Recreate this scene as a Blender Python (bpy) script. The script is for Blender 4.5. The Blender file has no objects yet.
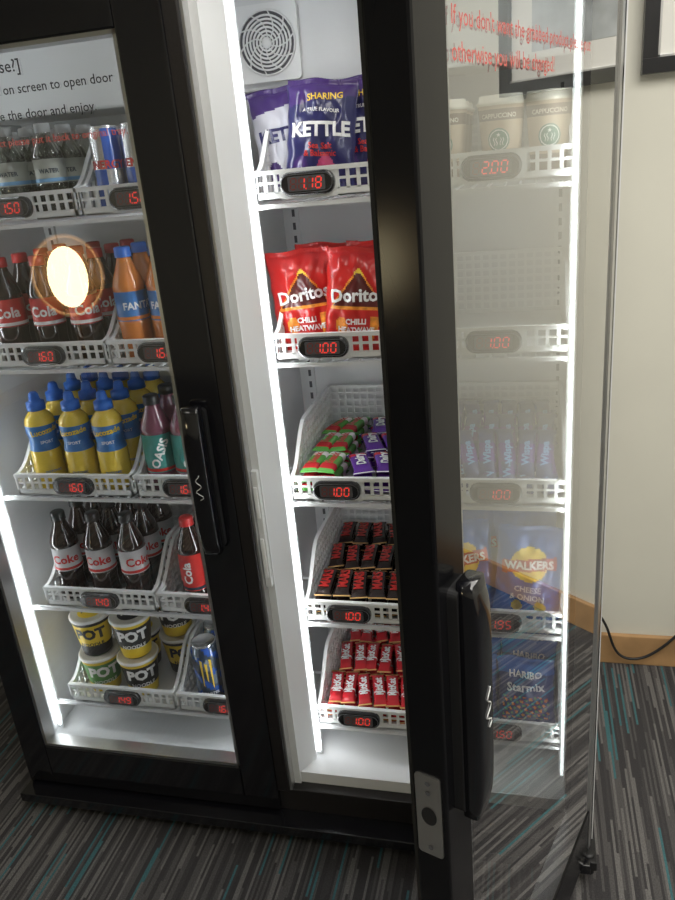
import bpy, bmesh, random
from math import *
from mathutils import Matrix, Vector
random.seed(7)
S=bpy.context.scene; COL=S.collection
# ---------------------------------------------------------------- materials
def mat(name,col,rough=.5,metal=0,emit=None,es=0,coat=0,noise=0,nscale=200,bump=0,spec=None):
    m=bpy.data.materials.new(name); m.use_nodes=True; nt=m.node_tree; b=nt.nodes['Principled BSDF']
    b.inputs['Base Color'].default_value=(*col,1); b.inputs['Roughness'].default_value=rough; b.inputs['Metallic'].default_value=metal
    b.inputs['Coat Weight'].default_value=coat; b.inputs['Coat Roughness'].default_value=.08
    if spec is not None: b.inputs['Specular IOR Level'].default_value=spec
    if emit: b.inputs['Emission Color'].default_value=(*emit,1); b.inputs['Emission Strength'].default_value=es
    if noise or bump:
        tc=nt.nodes.new('ShaderNodeTexCoord'); n=nt.nodes.new('ShaderNodeTexNoise'); n.inputs['Scale'].default_value=nscale
        n.inputs['Detail'].default_value=4
        nt.links.new(tc.outputs['Object'],n.inputs['Vector'])
        if noise:
            r=nt.nodes.new('ShaderNodeValToRGB'); r.color_ramp.elements[0].position=.3; r.color_ramp.elements[1].position=.7
            r.color_ramp.elements[0].color=(*[max(0,c*(1-noise)) for c in col],1); r.color_ramp.elements[1].color=(*[min(1,c*(1+noise)) for c in col],1)
            nt.links.new(n.outputs['Fac'],r.inputs['Fac']); nt.links.new(r.outputs['Color'],b.inputs['Base Color'])
        if bump:
            bp=nt.nodes.new('ShaderNodeBump'); bp.inputs['Strength'].default_value=bump; bp.inputs['Distance'].default_value=.002
            nt.links.new(n.outputs['Fac'],bp.inputs['Height']); nt.links.new(bp.outputs['Normal'],b.inputs['Normal'])
    return m
def glassmat(name,ior,mul,tint,rough=0.0,add=0):
    m=bpy.data.materials.new(name); m.use_nodes=True; nt=m.node_tree; nt.nodes.clear()
    o=nt.nodes.new('ShaderNodeOutputMaterial'); mx=nt.nodes.new('ShaderNodeMixShader'); tr=nt.nodes.new('ShaderNodeBsdfTransparent')
    gl=nt.nodes.new('ShaderNodeBsdfGlossy'); fr=nt.nodes.new('ShaderNodeFresnel'); mu=nt.nodes.new('ShaderNodeMath'); mu.operation='MULTIPLY_ADD'; mu.use_clamp=True
    fr.inputs['IOR'].default_value=ior; mu.inputs[1].default_value=mul; mu.inputs[2].default_value=add; tr.inputs['Color'].default_value=(*tint,1)
    gl.inputs['Roughness'].default_value=rough; gl.inputs['Color'].default_value=(1,1,1,1)
    nt.links.new(fr.outputs[0],mu.inputs[0]); nt.links.new(mu.outputs[0],mx.inputs[0]); nt.links.new(tr.outputs[0],mx.inputs[1]); nt.links.new(gl.outputs[0],mx.inputs[2])
    nt.links.new(mx.outputs[0],o.inputs[0]); return m
M={}
def D(k,*a,**kw): M[k]=mat(k,*a,**kw)
D('black_gloss',(.006,.006,.008),.12,coat=.4)
D('black_door',(.006,.006,.007),.14,spec=.22)
D('black_frame',(.014,.012,.012),.30,noise=.6,nscale=700,bump=.2)
D('black_matte',(.012,.012,.013),.5)
D('rubber',(.02,.02,.02),.7)
D('silver',(.62,.62,.62),.3,metal=.9)
D('steel_plate',(.7,.68,.64),.28,metal=1)
D('fridge_white',(.76,.77,.775),.4)
D('white_plastic',(.84,.85,.85),.35)
D('wire_white',(.75,.76,.77),.3)
D('grey_and_hollow',(.10,.10,.11),.6)  # dark grey parts; also paints the shade inside grille and pilaster slots
D('led',(1,1,1),.5,emit=(.93,.97,1.0),es=8)
D('digit_red',(.4,.01,.01),.4,emit=(1,.06,.04),es=1.0)
D('digit_off',(.22,.04,.03),.4)
D('tag_black',(.012,.012,.014),.25,coat=.4)
D('text_black',(.03,.03,.03),.5)
D('text_red',(.55,.12,.10),.5)
D('white_ink',(.85,.85,.85),.45)
D('wall_paint',(.68,.665,.585),.75,noise=.02,nscale=6,bump=.05)
D('ceiling_paint',(.8,.8,.78),.8)
D('oak',(.44,.26,.12),.4,noise=.22,nscale=9)
D('picture_frame_black',(.01,.01,.012),.3,coat=.3)
D('mat_board',(.75,.74,.70),.7)
D('art_print',(.30,.32,.33),.6,noise=.7,nscale=7)
D('lamp_glow',(1,.9,.7),.5,emit=(1,.86,.52),es=14)
D('lamp_disc',(.25,.14,.07),.6)
D('lamp_rim',(.5,.3,.15),.4,emit=(1,.58,.28),es=.7)  # rim emits faintly to paint a warm halo around the lamp
D('panel_glow',(1,1,1),.5,emit=(1,.96,.88),es=5)
D('wood_dark',(.10,.06,.035),.4)
M['glass']=glassmat('door_glass',1.5,2.0,(.90,.92,.91),add=.045)
M['glass_open']=glassmat('door_glass_open',1.5,2.35,(.84,.88,.84),add=.06)
M['clear_pet']=glassmat('clear_pet',1.45,1.6,(.72,.74,.70))
# product colours
D('cola',(.018,.006,.004),.08,coat=.6); D('peach',(.62,.20,.04),.15,coat=.5)
D('yellow_drink',(.80,.58,.07),.15,coat=.5); D('purple_drink',(.16,.05,.08),.15,coat=.5)
D('cap_blue',(.03,.15,.58),.35); D('cap_black',(.015,.015,.015),.4); D('cap_red',(.50,.02,.02),.35); D('cap_grey',(.35,.36,.36),.35)
D('label_blue',(.04,.18,.48),.35); D('label_silver',(.62,.62,.64),.3); D('label_red',(.58,.03,.025),.35); D('label_orange',(.75,.22,.03),.35)
D('label_teal',(.05,.28,.25),.35); D('label_green',(.12,.30,.10),.35); D('label_dark',(.03,.05,.08),.35); D('label_ltblue',(.20,.45,.75),.35); D('label_clear',(.45,.47,.42),.4)
D('alu',(.75,.75,.76),.25,metal=.9); D('can_black',(.015,.02,.03),.2,coat=.5); D('can_blue',(.03,.10,.42),.2,coat=.5); D('can_steel',(.30,.36,.44),.25,metal=.5)
D('yellow',(.85,.60,.03),.4); D('cream',(.76,.72,.62),.5); D('coffee_tan',(.50,.39,.27),.5); D('brown',(.14,.08,.045),.5); D('green_logo',(.02,.16,.10),.4)
D('bag_purple',(.022,.022,.105),.30,coat=.3,bump=.6,nscale=30); D('bag_violet',(.055,.022,.15),.30,coat=.3); D('bag_white',(.56,.56,.62),.35,coat=.3)
D('bag_red',(.56,.016,.014),.28,coat=.3,bump=.5,nscale=30); D('bag_darkred',(.10,.008,.008),.3,coat=.3); D('chip_orange',(.80,.28,.03),.4,noise=.3,nscale=120); D('foil',(.6,.6,.62),.3,metal=.8)
D('bag_blue',(.02,.13,.46),.30,coat=.3,bump=.5,nscale=30); D('bag_navy',(.02,.04,.18),.3,coat=.3); D('sun_yellow',(.88,.60,.05),.4); D('pink',(.45,.05,.14),.4)
D('choc_black',(.022,.012,.010),.25,coat=.3); D('bar_red',(.55,.02,.03),.25,coat=.3); D('gold',(.70,.42,.15),.35,metal=.4); D('bar_purple',(.11,.03,.29),.25,coat=.3); D('bar_green',(.12,.42,.08),.25,coat=.3)
# ---------------------------------------------------------------- mesh builder
class MB:
    def __init__(s): s.v=[];s.f=[];s.m=[];s.sm=[];s.mats=[]
    def mi(s,k):
        if k not in s.mats: s.mats.append(k)
        return s.mats.index(k)
    def add(s,vs,fs,mk,X=None,smooth=False):
        o=len(s.v)
        for p in vs:
            p=Vector(p); s.v.append(tuple(X@p) if X else tuple(p))
        for i,f in enumerate(fs):
            s.f.append([o+j for j in f]); s.m.append(s.mi(mk[i] if isinstance(mk,list) else mk)); s.sm.append(smooth)
    def box(s,x0,x1,y0,y1,z0,z1,mk,X=None):
        s.add([(x0,y0,z0),(x1,y0,z0),(x1,y1,z0),(x0,y1,z0),(x0,y0,z1),(x1,y0,z1),(x1,y1,z1),(x0,y1,z1)],
          [(0,3,2,1),(4,5,6,7),(0,1,5,4),(1,2,6,5),(2,3,7,6),(3,0,4,7)],mk,X)
    def rbox(s,x0,x1,y0,y1,z0,z1,r,mk,X=None,n=5,round_front=0):
        pts=[]
        for cx,cz,a0 in((x1-r,z1-r,0),(x0+r,z1-r,90),(x0+r,z0+r,180),(x1-r,z0+r,270)):
            for k in range(n+1):
                a=radians(a0+90*k/n); pts.append((cx+r*cos(a),cz+r*sin(a)))
        N=len(pts); cx=(x0+x1)/2; cz=(z0+z1)/2
        rings=[(y1,0)]
        if round_front:
            for k in range(4):
                t=k/3; rings.append((y0+round_front*(1-sin(t*pi/2)),-round_front*(1-cos(t*pi/2))))
        else: rings.append((y0,0))
        vs=[];fs=[]
        for y,ins in rings:
            for px,pz in pts:
                sx=(abs(px-cx)+ins)/max(1e-6,abs(px-cx)); sz=(abs(pz-cz)+ins)/max(1e-6,abs(pz-cz))
                vs.append((cx+(px-cx)*max(0,sx),y,cz+(pz-cz)*max(0,sz)))
        for r_ in range(len(rings)-1):
            for i in range(N):
                j=(i+1)%N; fs.append((r_*N+i,r_*N+j,(r_+1)*N+j,(r_+1)*N+i))
        fs.append(list(range(N))[::-1]); fs.append([(len(rings)-1)*N+i for i in range(N)])
        s.add(vs,fs,mk,X)
    def lathe(s,prof,seg,matf,X=None,smooth=True):
        vs=[];fs=[];mk=[];n=len(prof)
        for r,z in prof:
            for i in range(seg):
                a=2*pi*i/seg; vs.append((r*cos(a),r*sin(a),z))
        for k in range(n-1):
            for i in range(seg):
                j=(i+1)%seg; fs.append((k*seg+i,k*seg+j,(k+1)*seg+j,(k+1)*seg+i))
                mk.append(matf((prof[k][1]+prof[k+1][1])/2,2*pi*(i+.5)/seg,k) if callable(matf) else matf)
        fs.append(list(range(seg))[::-1]); mk.append(mk[0]); fs.append([(n-1)*seg+i for i in range(seg)]); mk.append(mk[-2])
        s.add(vs,fs,mk,X,smooth)
    def tube(s,pts,r,mk,seg=8,X=None,closed=False):
        pts=[Vector(p) for p in pts]; vs=[];fs=[];n=len(pts)
        for i,p in enumerate(pts):
            if closed: t=(pts[(i+1)%n]-pts[i-1])
            else: t=(pts[min(i+1,n-1)]-pts[max(i-1,0)])
            t.normalize(); a=t.cross(Vector((0,0,1)) if abs(t.z)<.9 else Vector((0,1,0))).normalized(); b=t.cross(a)
            for k in range(seg):
                q=2*pi*k/seg; vs.append(p+a*r*cos(q)+b*r*sin(q))
        for i in range(n if closed else n-1):
            i2=(i+1)%n
            for k in range(seg): fs.append((i*seg+k,i*seg+(k+1)%seg,i2*seg+(k+1)%seg,i2*seg+k))
        if not closed: fs+= [list(range(seg))[::-1],[(n-1)*seg+k for k in range(seg)]]
        s.add(vs,fs,mk,X,True)
    def mesh(s,name):
        me=bpy.data.meshes.new(name); me.from_pydata(s.v,[],s.f)
        for k in s.mats: me.materials.append(M[k])
        me.polygons.foreach_set('material_index',s.m); me.polygons.foreach_set('use_smooth',s.sm); me.update(); return me
    def build(s,name,parent=None,loc=(0,0,0),rot=(0,0,0),bevel=0):
        o=bpy.data.objects.new(name,s.mesh(name)); COL.objects.link(o); o.location=loc; o.rotation_euler=rot; o.parent=parent
        if bevel:
            b=o.modifiers.new('bevel','BEVEL'); b.width=bevel; b.segments=2; b.limit_method='ANGLE'
        return o
def inst(name,me,loc,rot=(0,0,0),parent=None):
    o=bpy.data.objects.new(name,me); COL.objects.link(o); o.location=loc; o.rotation_euler=rot; o.parent=parent; return o
def empty(name,loc=(0,0,0),rot=(0,0,0),parent=None):
    o=bpy.data.objects.new(name,None); COL.objects.link(o); o.location=loc; o.rotation_euler=rot; o.parent=parent; o.empty_display_size=.1; return o
_tc={}
def text(st,size,bold=0,align='CENTER',sub=True):
    k=(st,size,bold,align,sub)
    if k in _tc: return _tc[k]
    c=bpy.data.curves.new('t','FONT'); c.body=st; c.size=size; c.align_x=align; c.align_y='CENTER'; c.offset=bold*size; c.resolution_u=2
    o=bpy.data.objects.new('t',c); COL.objects.link(o); dg=bpy.context.evaluated_depsgraph_get(); dg.update()
    me=o.evaluated_get(dg).to_mesh(); bm=bmesh.new(); bm.from_mesh(me)
    if sub:
        bmesh.ops.triangulate(bm,faces=bm.faces[:])
        for _ in range(3):
            es=[e for e in bm.edges if e.calc_length()>size*.17]
            if not es: break
            bmesh.ops.subdivide_edges(bm,edges=es,cuts=1); bmesh.ops.triangulate(bm,faces=bm.faces[:])
    bm.verts.index_update(); vs=[(v.co.x,v.co.y) for v in bm.verts]; fs=[tuple(v.index for v in p.verts) for p in bm.faces]
    bm.free(); o.evaluated_get(dg).to_mesh_clear(); bpy.data.objects.remove(o); bpy.data.curves.remove(c); _tc[k]=(vs,fs); return _tc[k]
def put_text(mb,st,size,mk,fn,bold=0,align='CENTER',rot=0,sub=True):
    vs,fs=text(st,size,bold,align,sub); cr,sr=cos(rot),sin(rot)
    mb.add([fn(x*cr-y*sr,x*sr+y*cr) for x,y in vs],fs,mk)
# ---------------------------------------------------------------- products
def cyl_text(mb,st,size,mk,r,zc,a0=-pi/2,bold=0,rot=0,rf=None):
    def f(x,y):
        rr=(rf(zc+y) if rf else r)+.0006; a=a0+x/rr; return (rr*cos(a),rr*sin(a),zc+y)
    put_text(mb,st,size,mk,f,bold,rot=rot)
def bottle(name,H,R,liq,cap,lab,lab2,txt,tm,sport=False,lz=(.36,.62),tsize=.016,trot=0):
    mb=MB()
    if sport: P=[(0,.8),(.02,.97),(.05,1),(.25,1),(.27,.96),(.30,1),(.42,.98),(.48,.88),(.54,.88),(.60,.97),(.68,.98),(.74,.9),(.78,.7),(.81,.5),(.82,.5),(.821,.6),(.90,.58),(.91,.4),(.93,.34),(.98,.3),(1,.2)]
    else: P=[(0,.72),(.015,.92),(.04,1),(.12,1),(.2,.95),(.26,.94),(.33,1),(lz[0],1),(lz[0]+.001,.975),(lz[1],.975),(lz[1]+.001,1),(.68,.96),(.74,.84),(.80,.66),(.86,.5),(.90,.42),(.91,.42),(.912,.52),(.92,.48),(.925,.50),(.99,.49),(1,.42)]
    if not sport and lz[0]<.33: P=[(z,r) for z,r in P if not (lz[0]+.0005>z>.15)]+[(lz[0],1)]; P=sorted(P)
    P=[(r*R,z*H) for z,r in P]
    def mf(z,a,k):
        t=z/H
        if sport:
            if t>.82: return cap
            if .44<t<.70: return lab
            if .40<t<.44: return lab2
            return liq
        if t>.905: return cap
        if lz[0]<t<lz[1]: return lab
        return liq
    mb.lathe(P,24,mf)
    z=(lz[0]+lz[1])/2*H
    if sport:
        cyl_text(mb,txt,tsize,tm,R*.985,H*.62,bold=.03,rot=.12); cyl_text(mb,'SPORT',tsize*.55,'white_ink',R*.95,H*.51,bold=.02)
        cyl_text(mb,'ISOTONIC',tsize*.45,'label_blue',R*1.0,H*.20,bold=.02)
    else:
        cyl_text(mb,txt,tsize,tm,R*.985,z,bold=.03,rot=trot)
        if lab2:
            s2=[(R*.98+.0004,lz[0]*H+.002),(R*.98+.0004,lz[0]*H+.008)]
            vs=[];fs=[]
            for r,zz in s2:
                for i in range(24): a=2*pi*i/24; vs.append((r*cos(a),r*sin(a),zz))
            for i in range(24): fs.append((i,(i+1)%24,24+(i+1)%24,24+i))
            mb.add(vs,fs,lab2,None,True)
    return mb.mesh(name)
def can(name,H,R,c1,c2,txt,tm):
    mb=MB(); P=[(R*.75,0),(R*.8,.002),(R*.96,H*.05),(R,H*.08),(R,H*.5),(R,H*.88),(R*.93,H*.94),(R*.86,H*.97),(R*.88,H*.985),(R*.88,H),(R*.80,H),(R*.78,H*.98),(R*.05,H*.98)]
    def mf(z,a,k):
        if k>=7 or k<2: return 'alu'
        if c2 and ((a//(pi/2))%2==0) == (z>H*.5): return c2
        return c1
    mb.lathe(P,28,mf); cyl_text(mb,txt,.018,tm,R,H*.55,bold=.03)
    mb.tube([(R*.3*cos(t),R*.3*sin(t)*.6-R*.1,H*.985) for t in [2*pi*i/10 for i in range(10)]],.0012,'alu',5,closed=True)
    return mb.mesh(name)
def tallcan(name,H,R):
    mb=MB(); P=[(R*.75,0),(R*.8,.002),(R*.96,H*.05),(R,H*.08)]+[(R,H*(.08+.8*i/20)) for i in range(1,21)]+[(R*.93,H*.94),(R*.86,H*.97),(R*.88,H*.985),(R*.88,H),(R*.80,H),(R*.78,H*.98),(R*.05,H*.98)]
    n=len(P)
    def mf(z,a,k):
        if k>=n-6 or k<2: return 'alu'
        t=z/H
        return 'can_steel' if (sin(a*3+t*9)+sin(a*5-t*14))>1.0 else 'can_blue' if (sin(a*4+t*21)>.35) else 'label_dark'
    mb.lathe(P,32,mf)
    rr=R+.0006
    for dx,top,bot in((-.010,.80,.34),(0,.74,.42),(.010,.80,.30)):
        vs=[]
        for x,t in((dx-.0030,top),(dx+.0024,top-.02),(dx+.0010,bot),(dx-.001,bot+.03)):
            a=-pi/2+x/rr; vs.append((rr*cos(a),rr*sin(a),t*H))
        mb.add(vs,[(0,3,2,1)],'sun_yellow')
    cyl_text(mb,'MONSTER',.009,'white_ink',R,H*.22,bold=.03)
    return mb.mesh(name)
def potcup(name,c1,c2,lid,txt,tm,H=.098,r0=.032,r1=.044):
    mb=MB(); P=[(r0*.9,0),(r0,.002)]
    for i in range(1,11): t=i/10; P.append((r0+(r1-r0)*t,.002+t*(H-.008)))
    P+=[(r1+.0025,H-.006),(r1+.0025,H-.002),(r1+.001,H),(r1-.002,H+.0003),(r1-.003,H-.0005),(.001,H)]
    def mf(z,a,k):
        if k>=14: return lid
        if k>=11: return 'white_ink'
        t=z/H
        return c2 if (t<.28 or .84<t<.90) else c1
    mb.lathe(P,32,mf)
    rf=lambda z:r0+(r1-r0)*z/H+.0006
    cyl_text(mb,txt,.036,tm,r1,H*.62,bold=.05,rf=rf); cyl_text(mb,'NOODLE',.013,tm,r1,H*.34,bold=.03,rf=rf)
    n=24; mb.add([(0,0,H+.0006)]+[(r1*.62*cos(2*pi*i/n),r1*.62*sin(2*pi*i/n),H+.0006) for i in range(n)],[(0,1+i,1+(i+1)%n) for i in range(n)],c1)
    put_text(mb,'POT',.020,tm,lambda x,y:(x,y,H+.0010),.03,sub=False)
    return mb.mesh(name)
def coffeecup(name):
    mb=MB(); H=.118;r0=.025;r1=.034; P=[(r0,0)]
    for i in range(1,21): t=i/20; P.append((r0+(r1-r0)*t,t*H*.88))
    P+=[(r1+.002,H*.89),(r1+.002,H*.92),(r1-.001,H*.93),(r1-.002,H),(r1-.006,H),(.003,H*.985)]
    def mf(z,a,k):
        if k>=20: return 'cream'
        t=z/H
        return 'brown' if t<.25 or .70<t<.82 else 'coffee_tan'
    mb.lathe(P,28,mf)
    rf=lambda z:r0+(r1-r0)*z/(H*.88)+.0006
    n=20; zc=.056
    def P3(x,z,e): r=rf(z)+e; a=-pi/2+x/r; return (r*cos(a),r*sin(a),z)
    for R_,mk,e in((.0165,'green_logo',.0004),(.0145,'white_ink',.0007),(.0130,'green_logo',.0010)):
        vs=[P3(0,zc,e)]+[P3(R_*cos(2*pi*i/n),zc+R_*sin(2*pi*i/n),e) for i in range(n)]
        mb.add(vs,[(0,1+i,1+(i+1)%n) for i in range(n)],mk)
    # star over a wavy-haired emblem
    st=[P3((.0035 if i%2==0 else .0015)*sin(pi*i/5),zc+.007+(.0035 if i%2==0 else .0015)*cos(pi*i/5),.0014) for i in range(10)]
    mb.add([P3(0,zc+.007,.0014)]+st,[(0,1+i,1+(i+1)%10) for i in range(10)],'white_ink')
    for sx in(-1,1):
        for o_ in(.003,.0065):
            mb.tube([P3(sx*(o_+.0012*sin(q*1.6)),zc+.003-q*.0026,.0014) for q in range(5)],.0006,'white_ink',5)
    cyl_text(mb,'CAPPUCCINO',.0088,'cream',r1,.089,bold=.02,rf=rf)
    return mb.mesh(name)
def bag(name,w,h,d,colf,texts,seed=0,nu=48,nv=64):
    rnd=random.Random(seed); ph=[rnd.uniform(0,6.28) for _ in range(8)]
    mb=MB()
    def T(u,v):
        au=min(1,abs(u));av=min(1,abs(v)/.9)
        if abs(v)>.9: t=0
        else: t=(max(0,1-au**2.2)**.55)*(max(0,1-av**2.6)**.6)
        wr=.09*sin(9*u+3*v+ph[0])*sin(5*v+ph[1])+.10*sin(17*u*(1-.3*v)+ph[2])*abs(v)**2+.07*sin(13*v+6*u+ph[3])*abs(u)+.06*abs(sin(6*u-4*v+ph[7]))-.05*abs(sin(5*u+7*v+ph[4]))
        return d*.5*(t+wr*(t+.16)*1.25)+.0006+(.0005*sin(u*90) if abs(v)>.9 else 0)
    def pos(u,v,side,e=0):
        edge=1-.045*(1-min(1,abs(v)/.9)**4)+.014*sin(14*v+ph[4])
        x=u*w/2*edge; z=h/2+v*h/2*(1+.020*sin(5*u+ph[5]))
        y=-side*(T(u,v)+e)+.005*sin(3*u+ph[6])*v
        return (x,y,z)
    vs=[];fs=[];mk=[]
    for side in(1,-1):
        o=len(vs)
        for j in range(nv+1):
            for i in range(nu+1): vs.append(pos(-1+2*i/nu,-1+2*j/nv,side))
        for j in range(nv):
            for i in range(nu):
                a=o+j*(nu+1)+i; q=(a,a+1,a+nu+2,a+nu+1)
                fs.append(q if side==1 else q[::-1]); mk.append(colf(-1+2*(i+.5)/nu,-1+2*(j+.5)/nv))
    o2=(nu+1)*(nv+1)
    for j in range(nv):
        for i in(0,nu):
            a=j*(nu+1)+i; b=a+nu+1; fs.append((a,b,b+o2,a+o2)); mk.append(mk[0])
    for i in range(nu):
        for j in(0,nv):
            a=j*(nu+1)+i; fs.append((a,a+1,a+1+o2,a+o2)); mk.append(mk[0])
    mb.add(vs,fs,mk,None,True)
    for st,sz,m_,cu,cv,bold,rot in texts:
        put_text(mb,st,sz,m_,lambda x,y:pos(cu+x/(w/2),cv+y/(h/2),1,.0014),bold,rot=rot)
    return mb.mesh(name)
def wrapper(mb,L,W,T,X,base,band,txt,tm,ts=.012):
    nu=22;nv=12; vs=[];fs=[];mk=[]
    for i in range(nu+1):
        u=-1+2*i/nu; au=abs(u)
        if au>.88: th=.0008; ww=W*.5*(1+.05*((i%2)*2-1))
        else:
            k=(1-(au/.88)**5)**.5; th=T/2*k+.0008; ww=W/2*.86
        for j in range(nv):
            a=2*pi*j/nv; c,s_=cos(a),sin(a)
            vs.append((u*L/2,ww*(abs(c)**.5)*(1 if c>=0 else -1),T/2+th*(abs(s_)**.5)*(1 if s_>=0 else -1)))
    for i in range(nu):
        u=-1+2*(i+.5)/nu
        for j in range(nv):
            fs.append((i*nv+j,(i+1)*nv+j,(i+1)*nv+(j+1)%nv,i*nv+(j+1)%nv)); mk.append(band(u,2*pi*(j+.5)/nv) or base)
    fs+=[list(range(nv)),[nu*nv+j for j in range(nv)][::-1]]; mk+=[base,base]
    mb.add(vs,fs,mk,X,True)
    if txt:
        t,f=text(txt,ts,.04,'CENTER',False); mb.add([(x,y,T+.0012) for x,y in t],f,tm,X)
# ---------------------------------------------------------------- refrigerator root
FR=empty('vending_refrigerator')
# ---------------------------------------------------------------- baskets + tags
SEG={'0':'abcdef','1':'bc','2':'abged','3':'abgcd','4':'fgbc','5':'afgcd','6':'afgedc','7':'abc','8':'abcdefg','9':'abcdfg'}
def price_tag(txt,x,y,z,parent):
    mb=MB(); w=.088;h=.036
    mb.rbox(-w/2,w/2,-.010,.003,-h/2,h/2,.0165,'tag_black',round_front=.004)
    mb.rbox(-.030,.030,-.0108,-.009,-.011,.011,.003,'grey_and_hollow')
    dw=.0085;dh=.016; t=.0020; x0=-.025
    s=txt.replace('.',''); s='8'*0+' '*(4-len(s))+s
    for i,ch in enumerate(s):
        cx=x0+i*.0135+.004; on=SEG.get(ch,'')
        segs={'a':(0,dh/2,1),'g':(0,0,1),'d':(0,-dh/2,1),'f':(-dw/2,dh/4,0),'b':(dw/2,dh/4,0),'e':(-dw/2,-dh/4,0),'c':(dw/2,-dh/4,0)}
        for k,(sx,sz,hor) in segs.items():
            hw,hh=((dw/2-.0012,t/2) if hor else (t/2,dh/4-.0012)); sh=lambda zz:zz*.12
            mk='digit_red' if k in on else 'digit_off'; y_=-.0112
            vs=[(cx+sx+a*hw+sh(sz+b*hh),y_,sz+b*hh) for a,b in((-1,-1),(1,-1),(1,1),(-1,1))]
            mb.add(vs,[(0,1,2,3)],mk)
    cx=x0+1*.0135+.0105; mb.add([(cx-.001,-.0113,-.009),(cx+.001,-.0113,-.009),(cx+.001,-.0113,-.007),(cx-.001,-.0113,-.007)],[(0,1,2,3)],'digit_red')
    mb.tube([((w/2-.004-.0125)*sx+.0135*cos(a),-.0103,.0135*sin(a)) for sx,a in [(1,radians(q)) for q in range(-90,91,15)]+[(-1,radians(q)) for q in range(90,271,15)]],.0006,'grey_and_hollow',5,closed=True)
    return mb.build('price_display',parent,(x,y,z))
Y0=.10;DEP=.325
def basket(x0,x1,zb,tagx,txt,hs=.120,name='plastic_basket'):
    mb=MB(); w='white_plastic'; hf=.044; W=x1-x0; t=.0035; y1=Y0+DEP
    def hh(y):
        q=(y-Y0)/DEP; q=max(0,min(1,(q-.03)/.33)); q=q*q*(3-2*q); return hf+(hs-hf)*q
    mb.box(x0,x1,Y0,y1,zb,zb+.002,w)
    mb.box(x0,x1,Y0,Y0+t,zb,zb+.012,w); mb.box(x0-.002,x1+.002,Y0-.003,Y0+t+.002,zb+hf-.006,zb+hf+.001,w)
    mb.box(x0,x1,Y0+.0005,Y0+t-.0005,zb+.0235,zb+.0275,w)
    n=int(W/.0165)
    for i in range(n+1):
        x=x0+i*W/n; mb.box(x-.0028,x+.0028,Y0,Y0+t,zb+.01,zb+hf-.004,w)
    mb.box(tagx-.046,tagx+.046,Y0-.001,Y0+t,zb,zb+hf,w)
    ny=18
    for xs in(x0,x1-t):
        mb.box(xs,xs+t,Y0,y1,zb,zb+.010,w)
        for i in range(ny+1):
            y=Y0+i*(DEP-.005)/ny; mb.box(xs,xs+t,y,y+.005,zb,zb+hh(y)-.002,w)
        z=.022
        while z<hs-.006:
            ys=Y0
            while hh(ys)<z+.004 and ys<y1: ys+=.004
            mb.box(xs+.0004,xs+t-.0004,ys,y1,zb+z,zb+z+.005,w); z+=.0155
        m=24; vs=[];fs=[]
        for i in range(m+1):
            y=Y0-.002+(DEP+.002)*i/m; h=zb+hh(max(Y0,y)); vs+=[(xs-.002,y,h-.006),(xs+t+.002,y,h-.006),(xs+t+.002,y,h+.001),(xs-.002,y,h+.001)]
        for i in range(m):
            for k in range(4): fs.append((i*4+k,i*4+(k+1)%4,i*4+4+(k+1)%4,i*4+4+k))
        fs+=[(0,3,2,1),(m*4,m*4+1,m*4+2,m*4+3)]
        mb.add(vs,fs,w)
    for i in range(n+1):
        x=x0+i*(W-.005)/n; mb.box(x,x+.005,y1-t,y1,zb,zb+hs-.002,w)
    z=.022
    while z<hs-.006: mb.box(x0,x1,y1-t+.0004,y1-.0004,zb+z,zb+z+.005,w); z+=.0155
    mb.box(x0-.002,x1+.002,y1-t-.002,y1+.002,zb+hs-.006,zb+hs+.001,w); mb.box(x0,x1,y1-t,y1,zb,zb+.010,w)
    o=mb.build(name,FR)
    price_tag(txt,tagx,Y0-.001,zb+.022,o)
    return o
ROWS=[1.265,1.004,.740,.479,.228]
BX=[(-.512,-.258,-.382),(-.248,-.044,-.145),(.066,.300,.153),(.312,.550,.433)]
PR=[['1.50','1.50','1.18','2.00'],['1.60','1.60','1.00','1.00'],['1.60','1.60','1.00','1.00'],['1.40','1.40','1.00','1.95'],['1.49','1.60','1.00','1.50']]
for i,zb in enumerate(ROWS):
    for j,(a,b,tx) in enumerate(BX): basket(a,b,zb,tx,PR[i][j])
ZI0=.150; ZI1=1.66; ZT=1.76; ZB=.03; YB=.60; YIN=.455
b=MB()
b.box(-.6,-.597,.01,YB,ZB,ZT,'black_frame'); b.box(.597,.608,.035,YB,ZB,ZT,'fridge_white'); b.box(-.6,.6,YB-.01,YB,ZB,ZT,'black_frame')
b.box(-.597,-.565,.045,YB-.01,ZB,ZT,'fridge_white'); b.box(.565,.597,.045,YB-.01,ZB,ZT,'fridge_white')
b.box(-.597,.597,.03,YB-.01,ZI1,ZT,'fridge_white'); b.box(-.565,.565,YIN,YB-.01,ZI0,ZI1,'fridge_white')
b.box(-.597,.597,.045,YB-.01,.085,ZI0,'fridge_white'); 
b.build('cabinet_body',FR)
b=MB()
b.box(-.6,.6,.012,.045,.055,.128,'black_frame'); b.box(-.6,.6,.012,.045,1.66,ZT,'black_frame')
b.box(-.6,-.575,.012,.045,.1,1.7,'black_frame'); b.box(.582,.600,.012,.035,.1,1.7,'black_gloss')
b.box(-.6,.6,-.035,.045,.052,.074,'black_gloss')
b.build('front_frame',FR,bevel=.002)
b=MB(); b.box(-.025,.018,.004,.04,.128,1.66,'black_frame'); b.build('mullion_front',FR,bevel=.003)
b=MB(); b.box(-.60,.60,.035,.07,.128,ZI0+.004,'fridge_white')
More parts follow.
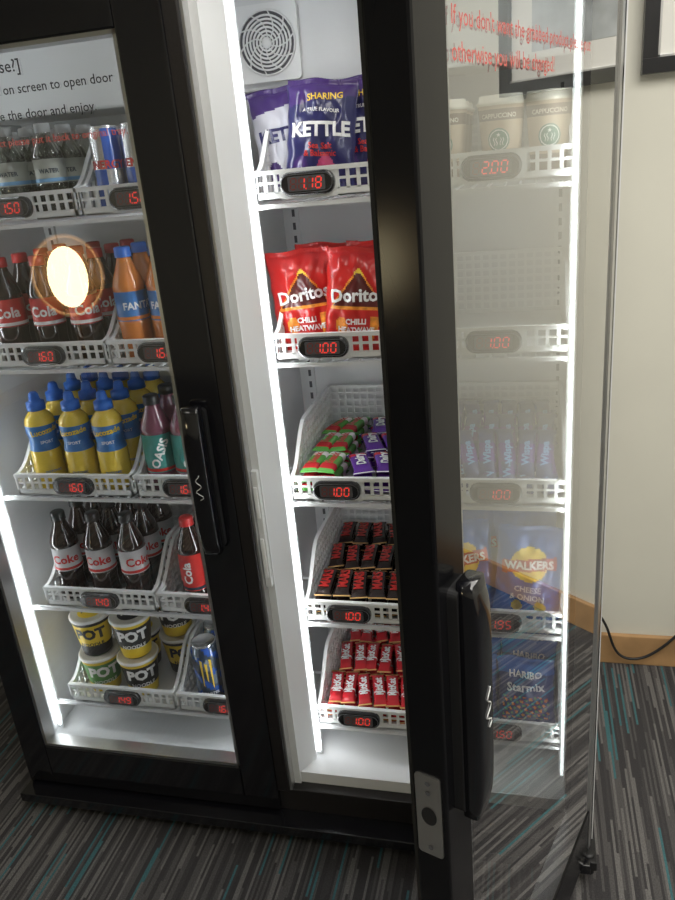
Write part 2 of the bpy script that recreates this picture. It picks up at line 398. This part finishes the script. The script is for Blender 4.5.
b.add([(-.022,.04,.13),(.036,.034,.13),(.058,.078,.13),(-.044,.078,.13),(-.022,.04,1.66),(.036,.034,1.66),(.058,.078,1.66),(-.044,.078,1.66)],
      [(0,1,5,4),(1,2,6,5),(2,3,7,6),(3,0,4,7)],'fridge_white')
b.box(.018,.0225,.010,.036,.128,1.66,'silver')
b.box(.022,.036,.030,.036,.128,1.66,'fridge_white')
b.box(.555,.58,.034,.075,.128,1.66,'fridge_white'); b.box(-.58,-.560,.034,.075,.128,1.66,'fridge_white')
b.build('inner_frame',FR)
b=MB(); b.box(-.012,-.004,.096,YIN,ZI0,1.44,'fridge_white'); b.build('divider_wall',FR)
b=MB(); b.box(.0225,.034,.020,.0305,.60,.83,'fridge_white'); b.box(.024,.031,.017,.021,.62,.70,'white_plastic'); b.box(.024,.031,.017,.021,.74,.80,'white_plastic'); b.build('door_switch',FR,bevel=.0015)
b=MB(); bc=MB()
for x in(-.556,-.049,.0615,.552):
    b.box(x-.0026,x+.0026,.088,.093,ZI0+.012,1.655,'led'); bc.box(x-.006,x+.006,.093,.097,ZI0,1.66,'fridge_white')
bc.box(-.045,.058,.0785,.088,ZI0,1.66,'fridge_white')
b.build('led_strips',FR); bc.build('led_channels',FR)
def area(name,loc,rot,sx,sy,e,col,parent=None):
    l=bpy.data.lights.new(name,'AREA'); l.shape='RECTANGLE'; l.size=sx; l.size_y=sy; l.energy=e; l.color=col
    o=bpy.data.objects.new(name,l); COL.objects.link(o); o.location=loc; o.rotation_euler=rot; o.parent=parent; return o
for x,dx in((-.550,1),(-.056,-1),(.068,1),(.546,-1)):
    d=Vector((dx*.85,.55,0)).normalized(); zax=-d; yax=Vector((0,0,1)); xax=yax.cross(zax); R=Matrix((xax,yax,zax)).transposed()
    area('strip_light',(x,.094,.90),R.to_euler(),.008,1.45,1.85,(.95,.98,1),FR)
YE=.30
b=MB(); b.box(-.565,.565,YE,YIN,1.44,1.66,'fridge_white'); b.build('evaporator_cover',FR,bevel=.006)
def grille(x,z):
    X=Matrix.Translation((x,YE-.004,z)); g=MB()
    g.rbox(-.056,.056,-.006,.004,-.060,.060,.008,'white_plastic',X)
    n=40; vs=[(0,-.0065,0)]+[(.050*cos(2*pi*i/n),-.0065,.050*sin(2*pi*i/n)) for i in range(n)]
    g.add(vs,[(0,1+i,1+(i+1)%n) for i in range(n)],'grey_and_hollow',X)
    for r in [.012,.018,.024,.030,.036,.042,.050]:
        g.tube([(r*cos(2*pi*i/n),-.008,r*sin(2*pi*i/n)) for i in range(n)],.0019,'white_plastic',6,X,True)
    for k in range(10):
        a=2*pi*k/10; g.tube([((.008+.0142*q)*cos(a+.28*q),-.0085,(.008+.0142*q)*sin(a+.28*q)) for q in range(4)],.0013,'white_plastic',6,X)
    g.lathe([(.009,0),(.009,.003),(.001,.003)],16,'white_plastic',X@Matrix.Translation((0,-.007,0))@Matrix.Rotation(pi/2,4,'X'))
    g.build('fan_grille',FR)
grille(.052,1.512)
b=MB()
for zb in ROWS:
    for xa,xb in((-.556,-.018),(.002+.0,.556)):
        zs=zb-.007
        b.box(xa+.060 if xa>0 else xa,xb,.098,.106,zs-.006,zs+.001,'wire_white'); b.box(xa,xb,.44,.446,zs-.004,zs+.001,'wire_white'); b.box(xa,xb,.27,.275,zs-.006,zs-.001,'wire_white')
        x=xa+.065
        while x<xb-.01: b.box(x-.0015,x+.0015,.10,.446,zs-.001,zs+.002,'wire_white'); x+=.024
b.build('wire_shelves',FR)
b=MB()
for x in(-.545,-.035,.020,.545):
    b.box(x-.010,x+.010,YIN-.008,YIN,ZI0,1.44,'wire_white')
    z=.2
    while z<1.42: b.box(x-.003,x+.003,YIN-.0085,YIN-.0078,z,z+.014,'grey_and_hollow'); z+=.026
b.build('shelf_pilasters',FR)
b=MB()
for x in(-.55,.55):
    for y in(.03,.55): b.lathe([(.02,0),(.022,.004),(.022,.012),(.008,.014),(.008,.056)],16,'rubber',Matrix.Translation((x,y,0)))
b.box(-.59,.59,.03,YB-.02,.028,.056,'black_matte')
b.build('feet_and_base',FR)
b=MB(); b.box(.575,.612,-.025,.03,.052,.072,'black_matte'); b.lathe([(.01,.03),(.012,.032),(.012,.075),(.008,.078)],14,'black_matte',Matrix.Translation((.598,-.006,0))); b.build('door_hinge',FR,bevel=.002)
# ---------------------------------------------------------------- doors
def door(name,x0,x1,gx0,gx1,glass,loc,rot,free):
    d=empty(name,loc,rot,FR); zb,zt=.080,1.72; gz0,gz1=.183,1.517
    if free<0: gz1=1.60
    fm='black_gloss' if free>0 else 'black_door'
    b=MB(); 
    b.box(x0,gx0,0,.038,zb,zt,fm); b.box(gx1,x1,0,.038,zb,zt,fm)
    b.box(gx0,gx1,0,.038,zb,gz0,fm); b.box(gx0,gx1,0,.038,gz1,zt,fm)
    b.build('door_frame',d,bevel=.003)
    b=MB(); t=.006
    b.box(gx0,gx0+t,.003,.034,gz0,gz1,'silver'); b.box(gx1-t,gx1,.003,.034,gz0,gz1,'silver'); b.box(gx0,gx1,.003,.034,gz0,gz0+t,'silver'); b.box(gx0,gx1,.003,.034,gz1-t,gz1,'silver')
    if free<0: b.box(gx1-.002,gx1+.009,-.0012,.002,zb+.01,zt-.01,'silver')
    b.build('glazing_trim',d)
    b=MB(); b.add([(gx0,.002,gz0),(gx1,.002,gz0),(gx1,.002,gz1),(gx0,.002,gz1)],[(0,1,2,3)],glass); b.build('glass_pane',d)
    b=MB()
    for q in((x0+.01,x0+.022),(x1-.020,x1-.010)): b.box(q[0],q[1],.038,.050 if free>0 else .046,zb+.02,zt-.02,'rubber')
    b.box(x0+.01,x1-.01,.038,.046,zb+.015,zb+.027,'rubber')
    b.build('gasket',d)
    return d
def handle(d,xc,dp=.020):
    b=MB(); z0,z1=.690,.960
    b.rbox(xc-.019,xc+.019,-.010,.0,z0+.006,z1-.006,.008,'black_matte')
    n=24; vs=[];fs=[]; sec=16
    for i in range(n+1):
        t=i/n; z=z0+(z1-z0)*t; e=min(1,(1-abs(2*t-1)**7))**.5 if 0<t<1 else .55
        e=max(.55,e); hw=.0165*(.8+.2*e); dep=.010+dp*e
        for k in range(sec):
            a=2*pi*k/sec; c,s_=cos(a),sin(a)
            vs.append((xc+hw*(abs(c)**.35)*(1 if c>0 else -1),-.006-dep/2-dep/2*(abs(s_)**.35)*(1 if s_>0 else -1),z))
    for i in range(n):
        for k in range(sec): fs.append((i*sec+k,i*sec+(k+1)%sec,(i+1)*sec+(k+1)%sec,(i+1)*sec+k))
    fs+=[list(range(sec))[::-1],[n*sec+k for k in range(sec)]]
    b.add(vs,fs,'black_gloss',None,True)
    b.build('door_handle',d)
    b=MB(); pts=[(xc+.007*sin(i*1.1)*(1-.04*i),-.0168-dp,.80+.0035*i) for i in range(14)]
    b.tube(pts,.0007,'white_ink',5); b.build('handle_logo',d)
ld=door('left_door',-.595,-.006,-.533,-.081,'glass',(0,0,0),(0,0,0),1)
handle(ld,-.050)
AL=1.2386; LW=.579
rd=door('right_door',-LW,.015,-.521,-.010,'glass_open',(.6,0,0),(0,0,AL),-1)
handle(rd,-LW+.036,.014)
b=MB()
X=Matrix.Translation((-LW-.0015,.020,.6975))@Matrix.Rotation(-pi/2,4,'Z')
b.rbox(-.014,.014,0,.002,-.052,.052,.004,'steel_plate',X)
n=20; rr=.0085
b.add([(rr*cos(2*pi*i/n),-.0004,rr*1.35*sin(2*pi*i/n)) for i in range(n)],[list(range(n))],'black_matte',X)
for dz in(.042,-.042,.030): b.add([(.0028*cos(2*pi*i/10),-.0006,dz+.0028*sin(2*pi*i/10)) for i in range(10)],[list(range(10))],'grey_and_hollow',X)
b.build('lock_plate',rd)
def lines(d,arr,name):
    b=MB()
    for st,sz,mk,x,z,al in arr: put_text(b,st,sz,mk,lambda px,py:(x+px,-.0012,z+py),.006,al,sub=False)
    b.build(name,d)
lines(ld,[('[How to use?]',.024,'text_black',-.240,1.487,'RIGHT'),('1. Swipe your card on screen to open door',.0188,'text_black',-.095,1.456,'RIGHT'),
  ('2. Take items, close the door and enjoy.',.0188,'text_black',-.129,1.421,'RIGHT'),("don't want the product please put it back to original tray.",.0150,'text_red',-.086,1.384,'RIGHT')],'instruction_text')
lines(rd,[('Reminder:',.028,'text_red',-.505,1.441,'LEFT'),("If you don't want the grabbed product please put",.0185,'text_red',-.518,1.410,'LEFT'),
  ("otherwise you will be charged!",.0195,'text_red',-.518,1.386,'LEFT')],'reminder_text')
# ---------------------------------------------------------------- stock : bottles
def stock(name,me,xs,ys,z,rot=.55,jit=.35,skip=()):
    for iy,y in enumerate(ys):
        for ix,x in enumerate(xs):
            if (ix,iy) in skip: continue
            inst(name,me,(x+random.uniform(-.002,.002),y,z+.0022),(0,0,rot+random.uniform(-jit,jit)))
YS4=(.145,.213,.281,.349)
water=bottle('water_bottle',.150,.027,'clear_pet','cap_grey','label_clear','label_ltblue','WATER','label_dark',tsize=.010)
slim=can('energy_drink_can',.135,.0255,'can_blue','alu','ENERGY','label_red')
cola=bottle('cola_bottle',.195,.0295,'cola','cap_red','label_red','white_ink','Cola','white_ink',tsize=.026)
orange=bottle('orange_soda_bottle',.200,.0295,'peach','cap_blue','label_blue','label_orange','FANTA','white_ink',tsize=.018)
sport=bottle('sports_drink_bottle',.200,.0305,'yellow_drink','cap_blue','label_blue','label_ltblue','Lucozade','yellow',True,tsize=.0155)
juice=bottle('juice_drink_bottle',.190,.0310,'purple_drink','cap_black','label_teal','label_red','OASIS','white_ink',lz=(.22,.62),tsize=.024,trot=1.1)
diet=bottle('diet_cola_bottle',.200,.0295,'cola','cap_black','label_silver','label_red','Coke','label_red',tsize=.026)
redb=bottle('cherry_cola_bottle',.195,.0290,'cola','cap_red','label_red','label_dark','Cola','white_ink',lz=(.20,.62),tsize=.026,trot=pi/2)
monster=tallcan('energy_drink_tall_can',.150,.030)
stock('water_bottle',water,(-.470,-.395,-.320),YS4,ROWS[0])
stock('energy_drink_can',slim,(-.205,-.148,-.090),YS4,ROWS[0])
stock('cola_bottle',cola,(-.468,-.388,-.308),YS4,ROWS[1])
stock('orange_soda_bottle',orange,(-.212,-.146,-.080),YS4,ROWS[1])
stock('sports_drink_bottle',sport,(-.460,-.385,-.310),YS4,ROWS[2])
stock('juice_drink_bottle',juice,(-.208,-.146,-.082),YS4[:3],ROWS[2])
stock('diet_cola_bottle',diet,(-.470,-.390,-.315),YS4[:3],ROWS[3])
stock('cherry_cola_bottle',redb,(-.180,-.110),YS4[:2],ROWS[3],rot=.3)
stock('energy_drink_tall_can',monster,(-.188,-.115),YS4[:2],ROWS[4],rot=.3,jit=.15)
p1=potcup('noodle_pot','yellow','black_matte','cream','POT','cap_black'); p2=potcup('noodle_pot_b','cap_black','yellow','cream','POT','white_ink'); p3=potcup('noodle_pot_c','label_green','yellow','cream','POT','white_ink')
z=ROWS[4]+.0022
for me,x,y,zz in((p3,-.456,.157,z),(p2,-.361,.157,z),(p1,-.300,.247,z),(p1,-.400,.252,z),(p1,-.459,.159,z+.0990),(p2,-.362,.160,z+.0990),(p2,-.302,.248,z+.0990)):
    inst('instant_noodle_pot',me,(x,y,zz),(0,0,.45+random.uniform(-.2,.2)))
cc=coffeecup('iced_coffee_cup')
for y in(.16,.235,.31):
    for x in(.362,.446,.516): inst('iced_coffee_cup',cc,(x,y,ROWS[0]+.0022),(0,0,.1+random.uniform(-.2,.2)))
# ---------------------------------------------------------------- stock : crisp bags
def kcol(base):
    def f(u,v):
        if abs(v)>.9: return 'bag_violet'
        if v>.60+.1*u and abs(u)<.95: return 'bag_violet'
        if (u*1.2-.2)**2+(v+.66)**2<.10: return 'pink'
        if (u+.55)**2+(v+.6)**2<.05: return 'bag_violet'
        return base
    return f
kt=[('KETTLE',.0290,'white_ink',0,.08,.04,.03),('Sea Salt',.0125,'label_red',0,-.20,.02,0),('& Balsamic',.0125,'label_red',0,-.33,.02,0),('SHARING',.014,'sun_yellow',.1,.66,.02,.1),('A TRUE FLAVOUR',.0075,'white_ink',0,.42,.02,0)]
k1=bag('kb',.114,.170,.048,kcol('bag_purple'),kt,1); k2=bag('kb2',.114,.170,.048,kcol('bag_white'),[('KETTLE',.0290,'bag_purple',0,.08,.04,0)],2)
def putbag(name,me,x,y,z,yaw=0,tl=-10,roll=0): return inst(name,me,(x,y,z+.004),(radians(tl),radians(roll),radians(yaw)))
putbag('crisp_bag',k1,.158,.150,ROWS[0],8,-8,6); putbag('crisp_bag',k2,.106,.205,ROWS[0],14,-8,-6); putbag('crisp_bag',k1,.236,.190,ROWS[0],4,-8,2)
putbag('crisp_bag',k1,.150,.256,ROWS[0],0,-2,2); putbag('crisp_bag',k1,.230,.256,ROWS[0],0,-2,0)
def dcol(u,v):
    if abs(v)>.9: return 'bag_red'
    if (u+.45)**2*1.3+(v+.50)**2*1.8<.05: return 'chip_orange'
    if v<-.30 and u>.45 and u-.45<(v+.95)*.6 : return 'chip_orange'
    if -.20<v<.62:
        q=(.62-v)/.82; e=abs(u-.05)
        if e<q*.92:
            return 'bag_darkred' if (e<q*.92-.07 and v>-.14 and v<.50) else ('sun_yellow' if v>.46 else 'chip_orange')
    return 'bag_red'
dt=[('Doritos',.0300,'white_ink',.03,.08,.03,.06),('CHILLI',.0125,'white_ink',.02,-.42,.04,0),('HEATWAVE',.0125,'white_ink',.02,-.58,.04,0)]
d1=bag('dor',.114,.172,.046,dcol,dt,3); d2=bag('dor2',.114,.172,.046,dcol,dt,4)
putbag('tortilla_chip_bag',d1,.113,.165,ROWS[1],12,-10,-4); putbag('tortilla_chip_bag',d2,.200,.138,ROWS[1],2,-8,5)
putbag('tortilla_chip_bag',d2,.128,.235,ROWS[1],4,-6,2); putbag('tortilla_chip_bag',d1,.228,.230,ROWS[1],0,-6,0)
def wcol(u,v):
    if abs(v)>.9: return 'bag_blue'
    r=(u*.62)**2+(v-.22)**2*.95
    if abs(v-.20-.08*u)<.13 and abs(u)<.82 : return 'label_red'
    if r<.13: return 'sun_yellow'
    if (u+.3)**2+(v+.72)**2*2<.03 or (u-.4)**2+(v+.68)**2*2<.03: return 'sun_yellow'
    return 'bag_blue'
wt=[('WALKERS',.0205,'white_ink',0,.20,.04,.06),('CHEESE',.0150,'white_ink',0,-.32,.03,0),('& ONION',.0150,'white_ink',0,-.50,.03,0)]
w1=bag('wk',.122,.178,.042,wcol,wt,5)
putbag('potato_crisp_bag',w1,.376,.155,ROWS[3],6,-14,-5); putbag('potato_crisp_bag',w1,.482,.142,ROWS[3],0,-14,4); putbag('potato_crisp_bag',w1,.38,.225,ROWS[3],4,-10,2); putbag('potato_crisp_bag',w1,.486,.225,ROWS[3],2,-10,-2)
def hcol(u,v):
    h=sin(u*17.3+v*9.1)*sin(v*21.7-u*5)
    if v<-.1 and abs(u)<.85 and abs(v)<.85:
        return 'chip_orange' if h>.55 else 'label_green' if h<-.6 else 'bar_red' if .25<h<.4 else 'bag_navy'
    return 'bag_navy' if v<.55 else 'bag_blue'
hb=bag('hb',.112,.135,.036,hcol,[('HARIBO',.018,'white_ink',0,.55,.03,0),('Starmix',.024,'white_ink',0,.18,.03,.06)],6)
for x,y in((.375,.150),(.485,.148),(.38,.21),(.485,.21),(.38,.27),(.485,.27)): putbag('sweets_bag',hb,x,y,ROWS[4],random.uniform(-5,5),-16,random.uniform(-3,3))
# ---------------------------------------------------------------- stock : chocolate bars
def bars(name,x0,x1,ranks,zb,n,base,bandf,txt,tm,L=.105,Wd=.030,T=.016,layers=2,seed=0,ts=.011,lean=0,jit=.10,pit=0):
    r=random.Random(seed); mb=MB()
    for ri,yc in enumerate(ranks):
        for la in range(layers):
            for i in range(n):
                x=x0+(x1-x0)*(i+.5)/n+r.uniform(-.002,.002)
                z=zb+.0045+la*(T+.0015)+(.001*ri)+(.5*L*sin(pit) if pit else 0)
                X=Matrix.Translation((x,yc+r.uniform(-.004,.004)+(la*.012 if pit else 0),z))@Matrix.Rotation(pi/2+r.uniform(-jit,jit)+lean,4,'Z')@Matrix.Rotation(-pit,4,'Y')@Matrix.Rotation(r.uniform(-.12,.12),4,'X')
                wrapper(mb,L,Wd,T,X,base,bandf,txt,tm,ts)
    mb.build(name)
marsb=lambda u,a:('gold' if abs(abs(u)-.93)<.04 else None)
bars('chocolate_bars',.078,.290,(.160,.268,.370),ROWS[3],6,'choc_black',marsb,'MARS','label_red',L=.104,Wd=.034,T=.017,ts=.026,layers=3,seed=1,lean=.10)
kk=lambda u,a:('white_ink' if (sin(a)>.2 and .36<abs(u-.05)<.45) else 'gold' if abs(u)>.93 else None)
bars('wafer_bars',.078,.290,(.160,.268,.370),ROWS[4],7,'bar_red',kk,'KitKat','white_ink',L=.104,Wd=.030,ts=.021,layers=3,seed=2,lean=.16)
bars('milk_chocolate_bars',.165,.290,(.165,.272,.365),ROWS[2],3,'bar_purple',lambda u,a:'bar_red' if abs(u-.5)<.18 else 'white_ink' if abs(u)>.95 else None,'Dairy','white_ink',L=.10,Wd=.040,ts=.024,layers=3,seed=3,lean=.22,jit=.18)
bars('caramel_bars',.082,.148,(.165,.272,.365),ROWS[2],2,'bar_green',lambda u,a:'white_ink' if abs(u-.45)<.2 else 'bar_red' if abs(u+.6)<.18 else None,'Snack','label_red',L=.10,Wd=.036,ts=.022,layers=3,seed=4,lean=-.15,jit=.14)
bars('purple_chocolate_bars',.330,.535,(.165,.250,.330),ROWS[2],6,'bar_purple',lambda u,a:'bag_navy' if abs(u)>.35 else None,'Wispa','label_ltblue',L=.10,Wd=.034,ts=.018,layers=2,seed=5,lean=.05,pit=.75,jit=.3)
# ---------------------------------------------------------------- room
def plane(name,pts,mk):
    b=MB(); b.add(pts,[tuple(range(len(pts)))],mk); return b.build(name)
WY=.69; XL,XR,YF,H=-2.8,2.6,-3.6,2.5
m=bpy.data.materials.new('carpet'); m.use_nodes=True; nt=m.node_tree; N=nt.nodes; Lk=nt.links; bs=N['Principled BSDF']; bs.inputs['Roughness'].default_value=.95
tc=N.new('ShaderNodeTexCoord'); sp=N.new('ShaderNodeSeparateXYZ'); Lk.new(tc.outputs['Object'],sp.inputs[0])
def mth(op,a,b=None):
    n=N.new('ShaderNodeMath'); n.operation=op
    for i,q in enumerate((a,b)):
        if q is None: continue
        if isinstance(q,(int,float)): n.inputs[i].default_value=q
        else: Lk.new(q,n.inputs[i])
    return n.outputs[0]
sx=mth('FLOOR',mth('MULTIPLY',sp.outputs[0],1/.0048)); sy=mth('FLOOR',mth('ADD',mth('MULTIPLY',sp.outputs[1],1/.22),mth('MULTIPLY',sx,.37)))
cb=N.new('ShaderNodeCombineXYZ'); Lk.new(sx,cb.inputs[0]); Lk.new(sy,cb.inputs[1])
wn=N.new('ShaderNodeTexWhiteNoise'); wn.noise_dimensions='2D'; Lk.new(cb.outputs[0],wn.inputs['Vector'])
rp=N.new('ShaderNodeValToRGB'); rp.color_ramp.interpolation='CONSTANT'; e=rp.color_ramp.elements
e[0].position=0; e[0].color=(.036,.034,.036,1); e[1].position=.28; e[1].color=(.075,.071,.071,1)
for p_,c_ in((.56,(.135,.129,.126,1)),(.76,(.045,.042,.044,1)),(.945,(.045,.13,.145,1))):
    q=e.new(p_); q.color=c_
Lk.new(wn.outputs['Value'],rp.inputs['Fac'])
nz=N.new('ShaderNodeTexNoise'); nz.inputs['Scale'].default_value=450; Lk.new(tc.outputs['Object'],nz.inputs['Vector'])
mx=N.new('ShaderNodeMix'); mx.data_type='RGBA'; mx.blend_type='MULTIPLY'; mx.inputs['Factor'].default_value=.8
cr=N.new('ShaderNodeValToRGB'); cr.color_ramp.elements[0].position=.3; cr.color_ramp.elements[0].color=(.5,.5,.5,1); cr.color_ramp.elements[1].position=.7; cr.color_ramp.elements[1].color=(1.5,1.5,1.5,1)
Lk.new(nz.outputs['Fac'],cr.inputs['Fac']); Lk.new(rp.outputs['Color'],mx.inputs['A']); Lk.new(cr.outputs['Color'],mx.inputs['B']); Lk.new(mx.outputs['Result'],bs.inputs['Base Color'])
bu=N.new('ShaderNodeBump'); bu.inputs['Strength'].default_value=.5; bu.inputs['Distance'].default_value=.004; Lk.new(nz.outputs['Fac'],bu.inputs['Height']); Lk.new(bu.outputs['Normal'],bs.inputs['Normal'])
M['carpet']=m
plane('floor',[(XL,YF,0),(XR,YF,0),(XR,WY,0),(XL,WY,0)],'carpet')
plane('ceiling',[(XL,YF,H),(XL,WY,H),(XR,WY,H),(XR,YF,H)],'ceiling_paint')
plane('wall_back',[(XL,WY,0),(XR,WY,0),(XR,WY,H),(XL,WY,H)],'wall_paint')
plane('wall_front',[(XL,YF,0),(XL,YF,H),(XR,YF,H),(XR,YF,0)],'wall_paint')
plane('wall_left',[(XL,YF,0),(XL,WY,0),(XL,WY,H),(XL,YF,H)],'wall_paint')
plane('wall_right',[(XR,YF,0),(XR,YF,H),(XR,WY,H),(XR,WY,0)],'wall_paint')
b=MB(); b.box(XL,XR,WY-.014,WY,0,.088,'oak'); b.build('baseboard_back',bevel=.003)
b=MB(); b.box(XR-.014,XR,YF,WY-.014,0,.088,'oak'); b.build('baseboard_right')
b=MB(); b.box(XL,XL+.014,YF,WY-.014,0,.088,'oak'); b.build('baseboard_left')
def picture(x0,x1,z0,z1):
    b=MB(); t=.028; y0=WY-.026
    b.box(x0,x1,y0,WY-.001,z0,z0+t,'picture_frame_black'); b.box(x0,x1,y0,WY-.001,z1-t,z1,'picture_frame_black')
    b.box(x0,x0+t,y0,WY-.001,z0+t,z1-t,'picture_frame_black'); b.box(x1-t,x1,y0,WY-.001,z0+t,z1-t,'picture_frame_black')
    b.box(x0+t,x1-t,WY-.012,WY-.001,z0+t,z1-t,'mat_board'); b.box(x0+t+.06,x1-t-.06,WY-.013,WY-.0115,z0+t+.06,z1-t-.06,'art_print')
    b.box(x0+t,x1-t,WY-.02,WY-.012,z0+t,z0+t+.005,'silver'); b.box(x0+t,x0+t+.005,WY-.02,WY-.012,z0+t,z1-t,'silver')
    b.build('framed_picture',bevel=.002)
picture(.705,1.35,1.42,1.90)
c=bpy.data.curves.new('cord','CURVE'); c.dimensions='3D'; c.bevel_depth=.0035; c.bevel_resolution=3
s_=c.splines.new('NURBS'); P=[(.56,.62,.24),(.64,.645,.20),(.684,.66,.145),(.70,.66,.07),(.722,.655,.035),(.76,.655,.030),(.80,.66,.045),(.852,.665,.096),(.90,.67,.17),(.93,.672,.26),(.935,.674,.30)]
s_.points.add(len(P)-1)
for i,p in enumerate(P): s_.points[i].co=(*p,1)
s_.use_endpoint_u=True; c.materials.append(M['black_matte'])
o=bpy.data.objects.new('power_cord',c); COL.objects.link(o)
b=MB(); b.rbox(-.043,.043,-.010,0,-.043,.043,.006,'white_plastic'); b.rbox(-.022,.022,-.034,-.010,-.022,.022,.006,'black_matte'); b.build('wall_socket',None,(.935,WY-.001,.30))
# lamp behind the viewer (seen reflected in the left door)
LX,LY,LZ=-1.85,-2.5,.86
lm=empty('floor_lamp',(LX,LY,0))
b=MB(); b.lathe([(.14,0),(.14,.018),(.02,.025),(.012,.03),(.012,LZ-.21)],24,'wood_dark')
n=40
b.tube([(.175*cos(2*pi*i/n),0,LZ+.205*sin(2*pi*i/n)) for i in range(n)],.010,'lamp_rim',8,closed=True)
b.add([(0,-.05,LZ)]+[(.168*cos(2*pi*i/n),-.04,LZ+.196*sin(2*pi*i/n)) for i in range(n)],[(0,1+i,1+(i+1)%n) for i in range(n)],'lamp_disc')
b.build('lamp_stand',lm,rot=(0,0,-.57))
b=MB(); b.lathe([(.098*sin(pi*i/16)+.001,-.155*cos(pi*i/16)) for i in range(17)],28,'lamp_glow',Matrix.Translation((.03,.05,LZ))); b.build('lamp_shade',lm)
for i,(x,y) in enumerate(((-1.2,-1.6),(.9,-1.6),(1.6,-.3))):
    b=MB(); b.box(-.3,.3,-.3,.3,-.02,0,'silver'); b.box(-.28,.28,-.28,.28,-.024,-.0195,'panel_glow'); b.build('ceiling_fill_panel',None,(x,y,H-.001))  # glowing panels added overhead to light the room, not known fixtures
area('room_fill',(1.3,-1.0,2.42),(0,0,0),1.6,1.6,60,(1,.97,.91))  # added area light without a fixture, brightens the whole room
w=bpy.data.worlds.new('World'); S.world=w; w.use_nodes=True; w.node_tree.nodes['Background'].inputs[0].default_value=(.8,.85,.9,1); w.node_tree.nodes['Background'].inputs[1].default_value=.3
S.view_settings.view_transform='Standard'; S.view_settings.exposure=-.22
# ---------------------------------------------------------------- camera
yaw,pitch,roll,f=.2622,.3659,-.0931,765.0
fw=Vector((-sin(yaw)*cos(pitch),cos(yaw)*cos(pitch),-sin(pitch))); r=Vector((cos(yaw),sin(yaw),0)); u=r.cross(fw)
r2=cos(roll)*r+sin(roll)*u; u2=-sin(roll)*r+cos(roll)*u
cam=bpy.data.cameras.new('camera'); co=bpy.data.objects.new('camera',cam); COL.objects.link(co)
R=Matrix((r2,u2,-fw)).transposed().to_4x4(); co.matrix_world=Matrix.Translation((.4874,-1.1203,1.3223))@R
cam.sensor_fit='VERTICAL'; cam.sensor_height=24; cam.sensor_width=18; cam.lens=f/900*24; cam.clip_start=.01
S.camera=co
